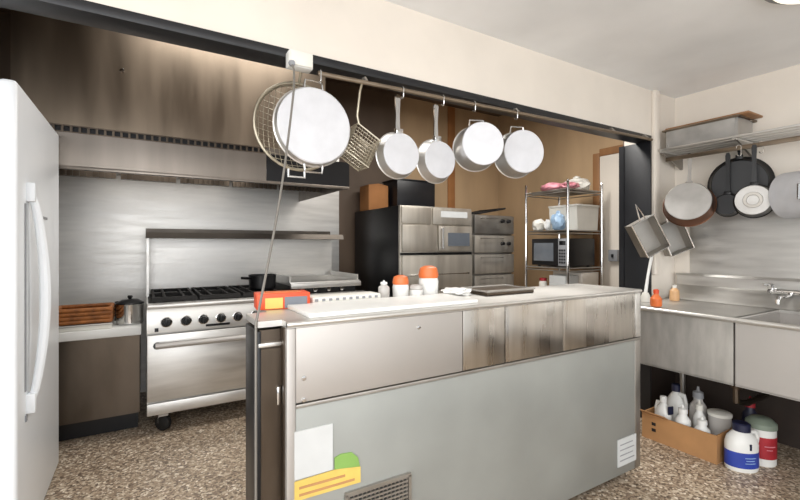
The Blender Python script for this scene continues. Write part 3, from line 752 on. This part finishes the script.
B().tube([(-0.132, -0.235, 0.132), (0.132, -0.235, 0.132), (0.132, 0.235, 0.132), (-0.132, 0.235, 0.132)], 0.008, 8, closed=True).build('rim', 'steelwarm', t)
t = thing('cutting_board', (3.42, 1.42, 2.148), 'brown wooden board lying across the steel pan on the right wall shelf', 'cutting board')
B().box(-0.11, 0.11, -0.24, 0.27, 0.0, 0.014, bev=0.004).build('board', 'wood', t)

def wall_pan(name, loc, label, rb, rt, h, hl, mb, ms, yaw=-90, hang=0, pitch=0, hmat='chrome'):
    t = pan(name, loc, label, rb, rt, h, handle=hl, hmat=hmat, mat_bot=mb, mat_side=ms, yaw=yaw, hang=hang, pitch=pitch)
    return t
HX = 3.36
wall_pan('saute_pan', (3.16, 1.468, 1.60), 'big shiny steel saute pan hanging first on the right wall rack', 0.135, 0.152, 0.085, 0.20, 'scratch', 'copper', yaw=-70, pitch=-16)
wall_pan('skillet', (3.42, 1.275, 1.715), 'large black skillet hanging behind the grey round saucepan', 0.155, 0.178, 0.04, 0.07, 'black', 'blackm', yaw=-78, hmat='blackm')
wall_pan('sauce_pan', (3.33, 1.31, 1.57), 'dark small saucepan hanging in front of the black skillet', 0.068, 0.076, 0.055, 0.28, 'blackm', 'blackm', yaw=-78, hmat='blackm')
t = wall_pan('sauce_pan', (3.24, 1.135, 1.58), 'steel-bottomed saucepan with black rim in front of black skillet', 0.092, 0.104, 0.10, 0.26, 'scratch', 'blackm', yaw=-75, hmat='blackm')
B().lathe([(0.03, 0.0), (0.032, -0.004), (0.048, -0.004), (0.05, 0.0)], 28, mx=RX(-90)).build('base_ring', 'steeldull', t)
t = thing('stock_pot', (3.27, 0.92, 1.735), 'large steel stock pot hanging sideways at the right edge', 'pot', rot=(R(90), 0, R(-85)))
t.location = (3.32, 0.90, 1.60); t.rotation_euler = (R(90), 0, R(-20))
B().lathe([(0, 0), (0.13, 0), (0.14, 0.008), (0.14, 0.25), (0.146, 0.254), (0.136, 0.254), (0.132, 0.014), (0, 0.012)], 36, mx=T((0, 0, -0.12))).build('pot_body', 'alu', t)
for a in (0, 180): B().tube([(0.14, -0.045, 0.07), (0.175, -0.04, 0.075), (0.175, 0.04, 0.075), (0.14, 0.045, 0.07)], 0.006, 8).xf(RZ(a)).build('loop_handle', 'chrome', t)
for y, l in ((1.55, 'hook on right wall rack holding the shiny saute pan'), (1.25, 'hook on right wall rack holding the black skillet'), (1.17, 'hook on right wall rack holding steel-bottomed saucepan'), (0.93, 'hook on right wall rack holding the stock pot')):
    s_hook(3.36 if y != 1.25 else 3.355, l, y=y if y != 1.17 else 1.135, z=1.945, drop=0.05)

# two square fry baskets / grease trays hanging low at the corner
def tray(loc, rot, label, s=1.0):
    t = thing('fry_basket', loc, label, 'basket', rot=rot)
    b = B()
    w2, h2, d2 = 0.085 * s, 0.12 * s, 0.09
    b.box(-w2, w2, -0.004, 0.0, -h2, h2)
    for (a0, a1, c0, c1) in ((-w2, -w2 + 0.004, -h2, h2), (w2 - 0.004, w2, -h2, h2), (-w2, w2, -h2, -h2 + 0.004), (-w2, w2, h2 - 0.004, h2)):
        b.box(a0, a1, -d2, 0.0, c0, c1)
    b.build('basket_body', 'steeldull', t)
    B().tube([(-w2, -d2, -h2), (w2, -d2, -h2), (w2, -d2, h2), (-w2, -d2, h2)], 0.006, 8, closed=True).build('rim', 'chrome', t)
    B().tube([(-0.02, -d2, h2), (-0.012, -d2 - 0.01, h2 + 0.06), (0.0, -d2 - 0.012, h2 + 0.12), (0.012, -d2 - 0.01, h2 + 0.06), (0.02, -d2, h2)], 0.005, 8).build('handle', 'chrome', t)
    return t
tray((3.39, 1.70, 1.36), (R(0), R(-22), R(-35)), 'steel fry basket hanging tilted behind the shiny saute pan')
tray((2.985, 1.67, 1.36), (R(0), R(-28), R(-30)), 'leftmost steel fry basket hanging tilted by the black jamb')

# ------------------------------------------------------------------ sink
t = thing('sink', (2.75, 0, 0), 'long stainless compartment sink along the right wall', 'sink')
SX = XR - 2.75 - 0.02
def basin(y0, y1, m):
    b = B()
    b.box(0.012, 0.022, y0, y1, 0.535, 0.885).box(0.60, 0.61, y0, y1, 0.535, 0.885)
    b.box(0.022, 0.60, y0, y0 + 0.008, 0.535, 0.885).box(0.022, 0.60, y1 - 0.008, y1, 0.535, 0.885)
    b.box(0.012, 0.61, y0, y1, 0.53, 0.538)
    return b.build('basin', m, t)
basin(1.055, 1.70, 'basinsteel'); basin(0.40, 1.045, 'satin'); basin(-0.30, 0.39, 'steel')
b = B()
b.tube([(0.006, -0.32, 0.89), (0.006, 1.715, 0.89)], 0.014, 10)
b.box(0.0, 0.025, -0.32, 1.715, 0.884, 0.90)
for y in (-0.32, 0.38, 1.038, 1.69): b.box(0.0, 0.62, y, y + 0.026, 0.884, 0.90, bev=0.003)
b.box(0.60, SX, -0.32, 1.715, 0.884, 0.90).box(0.02, 0.62, 1.05, 1.70, 0.888, 0.90)
b.build('rim', 'steel', t)
B().box(SX - 0.02, SX + 0.012, -0.32, 1.715, 0.90, 1.075).prism([(SX - 0.04, 1.07), (SX + 0.015, 1.07), (SX + 0.015, 1.085), (SX - 0.03, 1.085)], 'y', -0.32, 1.715).prism([(SX - 0.14, 0.899), (SX - 0.018, 0.899), (SX - 0.018, 1.0)], 'y', -0.32, 1.715).build('backsplash', 'steel', t)
for y in (1.15, 0.7, 0.05):
    B().tube([(0.3, y, 0.535), (0.3, y, 0.44)], [0.045, 0.03], 14).tube([(0.3, y, 0.44), (0.3, y, 0.36), (0.45, y, 0.32), (0.79, y, 0.32)], 0.018, 8).build('drain_pipe', 'steeldark', t)
for y in (-0.2, 0.72):
    for x in (0.05, 0.72):
        if y < 0 or x > 0.5:
            B().tube([(x, y, 0), (x, y, 0.54)], 0.02, 10).build('leg', 'steeldull', t)
B().tube([(0.62, 1.6, 0), (0.62, 1.6, 0.89)], 0.02, 10).build('leg', 'steeldull', t)
# faucet on the backsplash
f = bpy.data.objects.new('faucet', None); COL.objects.link(f)
f.parent = t; f.location = (SX - 0.02, 1.03, 1.0)
B().tube([(-0.03, -0.10, 0), (-0.03, 0.10, 0)], 0.016, 10).build('valve_body', 'chrome', f)
for y in (-0.10, 0.10):
    B().lathe([(0.028, 0), (0.026, 0.008), (0.018, 0.012), (0.018, 0.035), (0, 0.035)], 16, mx=T((0.003, y, 0)) @ RY(-90)).build('flange', 'chrome', f)
    B().lathe([(0.014, 0), (0.02, 0.014), (0.022, 0.03), (0.012, 0.036), (0, 0.036)], 14, mx=T((-0.03, y, 0.012))).tube([(-0.03, y, 0.04), (-0.075, y * 1.25, 0.045)], [0.009, 0.006], 8).build('tap_handle', 'chrome', f)
B().tube([(-0.03, 0, 0.0), (-0.05, 0, -0.02), (-0.12, 0, -0.025), (-0.22, 0, -0.02), (-0.235, 0, -0.035), (-0.235, 0, -0.06)], 0.011, 10).build('spout', 'chrome', f)

# at the left end of the sink
t = thing('spray_bottle', (2.83, 1.50, 0.905), 'orange plastic bottle on the sink end next to the prep counter', 'bottle')
B().lathe([(0, 0), (0.03, 0), (0.034, 0.01), (0.034, 0.05), (0.016, 0.075), (0.014, 0.085), (0, 0.085)], 20).build('bottle_body', 'orangecap', t)
B().lathe([(0.017, 0.083), (0.017, 0.105), (0.008, 0.11), (0, 0.11)], 14).build('cap', 'orange', t)
t = thing('scrub_brush', (3.0, 1.662, 0.902), 'long-handled white brush standing tilted at the sink end', 'brush')
B().tube([(0.0, 0, 0.06), (0.02, -0.005, 0.18), (0.07, -0.02, 0.40)], [0.012, 0.009, 0.011], 8).build('handle', 'whitep', t)
B().lathe([(0, 0), (0.028, 0.0), (0.032, 0.03), (0.02, 0.065), (0, 0.07)], 16).build('bristle_head', 'dustwhite', t)
t = thing('soap_bottle', (2.79, 1.40, 0.901), 'short amber bottle in front of the orange one on the sink rim', 'bottle')
t.location = (3.26, 1.60, 0.902)
t['label'] = 'pale amber bottle at the sink back below the hanging fry baskets'
B().lathe([(0, 0), (0.03, 0), (0.032, 0.01), (0.03, 0.07), (0.014, 0.09), (0, 0.09)], 18).build('bottle_body', 'amber', t)
B().lathe([(0.013, 0.089), (0.015, 0.11), (0, 0.112)], 12).build('cap', 'dustwhite', t)

# ------------------------------------------------------------------ under the sink
t = thing('cardboard_box', (2.90, 1.19, 0), 'open brown cardboard box of cleaning bottles under the sink', 'box')
b = B()
w1, l1, hh = 0.30, 0.44, 0.17
b.box(0, w1, 0, l1, 0, 0.006)
b.box(0, 0.006, 0, l1, 0.006, hh).box(w1 - 0.006, w1, 0, l1, 0.006, hh).box(0.006, w1 - 0.006, 0, 0.006, 0.006, hh).box(0.006, w1 - 0.006, l1 - 0.006, l1, 0.006, hh)
b.build('box_body', 'card', t)
B().box(-0.002, 0.0, 0.35, 0.375, 0.06, 0.08).box(-0.002, 0.0, 0.35, 0.375, 0.10, 0.12).build('printed_mark', 'black', t)
B().prism([(0.004, hh), (-0.05, hh + 0.03), (-0.052, hh + 0.026), (0.0, hh - 0.004)], 'y', 0.27, l1).build('flap', 'card', t)
def jug(loc, label, s, capm='whitep', bodym='whitep', rz=0, labelm=None, tilt=0, name='bleach_jug'):
    t = thing(name, loc, label, 'jug', rot=(R(tilt), 0, rz))
    B().lathe([(0, 0), (0.9, 0), (1.0, 0.08), (1.0, 1.5), (0.9, 1.85), (0.5, 2.25), (0.3, 2.4), (0.28, 2.55), (0, 2.55)], 28, sx=s, sy=s * 0.8).xf(Matrix.Diagonal((1, 1, s, 1))).build('jug_body', bodym, t)
    B().lathe([(0.36 * s, 2.45 * s), (0.36 * s, 2.8 * s), (0.3 * s, 2.86 * s), (0, 2.86 * s)], 18).build('cap', capm, t)
    B().tube([(0.42 * s, 0, 2.3 * s), (0.85 * s, 0, 2.3 * s), (1.02 * s, 0, 1.9 * s), (0.98 * s, 0, 1.4 * s)], 0.16 * s, 8).build('handle', bodym, t)
    if labelm:
        B().lathe([(1.012, 0.3), (1.012, 1.25)], 28, sx=s, sy=s * 0.8).xf(Matrix.Diagonal((1, 1, s, 1))).build('label_band', labelm, t)
    return t
t = jug((3.115, 1.52, 0.007), 'tall white jug with dark cap at the back of the box', 0.07, capm='navy', rz=R(-100)); t.scale = (1, 1, 1.72)
t = jug((2.985, 1.535, 0.007), 'white jug with blue mark at the left end of the box', 0.056, capm='whitep', rz=R(75)); t.scale = (1, 1, 1.75)
B().box(-0.058, -0.052, -0.02, 0.02, 0.10, 0.13).build('blue_mark', 'navy', t)
bottle((2.965, 1.405, 0.007), 'white squeeze bottle in the middle of the box front', 0.044, 0.27, 'whitep', 'whitep', name='squeeze_bottle')
bottle((3.13, 1.39, 0.007), 'grey clear bottle at the middle back of the box', 0.05, 0.36, 'greyp', 'clear', name='squeeze_bottle')
bottle((2.965, 1.295, 0.007), 'white bottle near the right end of the box', 0.045, 0.23, 'whitep', 'whitep', name='squeeze_bottle')
bottle((3.045, 1.345, 0.007), 'white bottle in the middle of the box behind the front ones', 0.034, 0.30, 'dustwhite', 'whitep', name='squeeze_bottle')
t = thing('plastic_tub', (3.115, 1.262, 0.007), 'clear round tub at the right end of the cardboard box', 'tub')
B().lathe([(0, 0), (0.052, 0), (0.056, 0.01), (0.062, 0.22), (0, 0.22)], 24).build('tub_body', 'clear', t)
B().lathe([(0.065, 0.218), (0.066, 0.235), (0.056, 0.24), (0, 0.24)], 24).build('lid', 'dustwhite', t)

t = thing('detergent_jug', (2.985, 1.10, 0), 'white detergent jug with blue label and dark cap on the floor', 'jug', rz=R(-30))
s = 0.088
B().lathe([(0, 0), (0.95, 0), (1.0, 0.1), (1.0, 1.7), (0.88, 2.1), (0.55, 2.45), (0.42, 2.55), (0, 2.58)], 32, sx=s, sy=s * 0.75).xf(Matrix.Diagonal((1, 1, s, 1))).build('jug_body', 'whitep', t)
B().lathe([(1.012, 0.28), (1.012, 1.28)], 32, sx=s, sy=s * 0.75).xf(Matrix.Diagonal((1, 1, s, 1))).build('label_band', 'blue', t)
b = B()
for z, a0, a1 in ((0.085, -1.9, -1.2), (0.07, -1.85, -1.3), (0.055, -1.9, -1.25)):
    pts = [(s * 1.016 * math.cos(a0 + (a1 - a0) * k / 8), s * 0.762 * math.sin(a0 + (a1 - a0) * k / 8), z) for k in range(9)]
    b.tube(pts, 0.0022, 4)
b.build('label_print', 'bluep', t)
B().box(-0.006, 0.006, -0.0672, -0.064, 0.13, 0.165).build('blue_mark', 'navy', t)
B().lathe([(0.5 * s, 2.5 * s), (0.5 * s, 2.95 * s), (0.42 * s, 3.02 * s), (0, 3.02 * s)], 20).build('cap', 'navy', t)
B().tube([(0.5 * s, 0, 2.35 * s), (0.9 * s, 0, 2.4 * s), (1.05 * s, 0, 2.0 * s), (0.98 * s, 0, 1.6 * s)], 0.012, 8).build('handle', 'whitep', t)

t = thing('cleaner_tub', (3.17, 1.07, 0), 'round tub with dark red label right of the blue-labelled jug', 'tub')
B().lathe([(0, 0), (0.068, 0), (0.072, 0.008), (0.072, 0.215), (0, 0.215)], 28).build('tub_body', 'whitep', t)
B().lathe([(0.0732, 0.045), (0.0732, 0.17)], 28).build('label_band', 'red', t)
B().lathe([(0.076, 0.212), (0.076, 0.24), (0.05, 0.265), (0.035, 0.27), (0, 0.27)], 28).build('lid', 'greengrey', t)
b = B()
pts = [(0.0742 * math.cos(-2.6 + 0.07 * k), 0.0742 * math.sin(-2.6 + 0.07 * k), 0.12) for k in range(12)]
b.tube(pts, 0.003, 4); pts = [(p[0], p[1], 0.10) for p in pts[2:9]]; b.tube(pts, 0.002, 4)
b.build('label_print', 'pink', t)
bottle((3.33, 1.18, 0), 'dark bottle with red cap behind the red-labelled tub', 0.042, 0.33, 'red', 'navy', name='cleaner_bottle')

# ------------------------------------------------------------------ ceiling lamp
t = thing('ceiling_lamp', (2.46, 0.60, 2.45), 'round white ceiling lamp at the top right of the front room', 'lamp')
B().lathe([(0.0, -0.001), (0.21, -0.001), (0.215, -0.02), (0.20, -0.03), (0, -0.03)], 40).build('base', 'greyp', t)
B().lathe([(0.19, -0.028), (0.18, -0.04), (0.12, -0.055), (0, -0.06)], 40).build('diffuser', 'lampglow', t)

for o in bpy.data.objects:
    if o.parent is None and o.get('label'):
        n = o.name.split('.')[0]
        if n == 'pot_hook': o['group'] = 'hooks on the pot rails'
        if n == 'frying_pan': o['group'] = 'frying pans on the rail'
        if n == 'deep_pot': o['group'] = 'deep pots on the rail'
        if n == 'plastic_bag': o['group'] = 'bags on the wire shelving'
        if n == 'shaker': o['group'] = 'shakers on the prep counter'
        if n == 'squeeze_bottle': o['group'] = 'bottles in the cardboard box'
        if n == 'bleach_jug': o['group'] = 'jugs in the cardboard box'
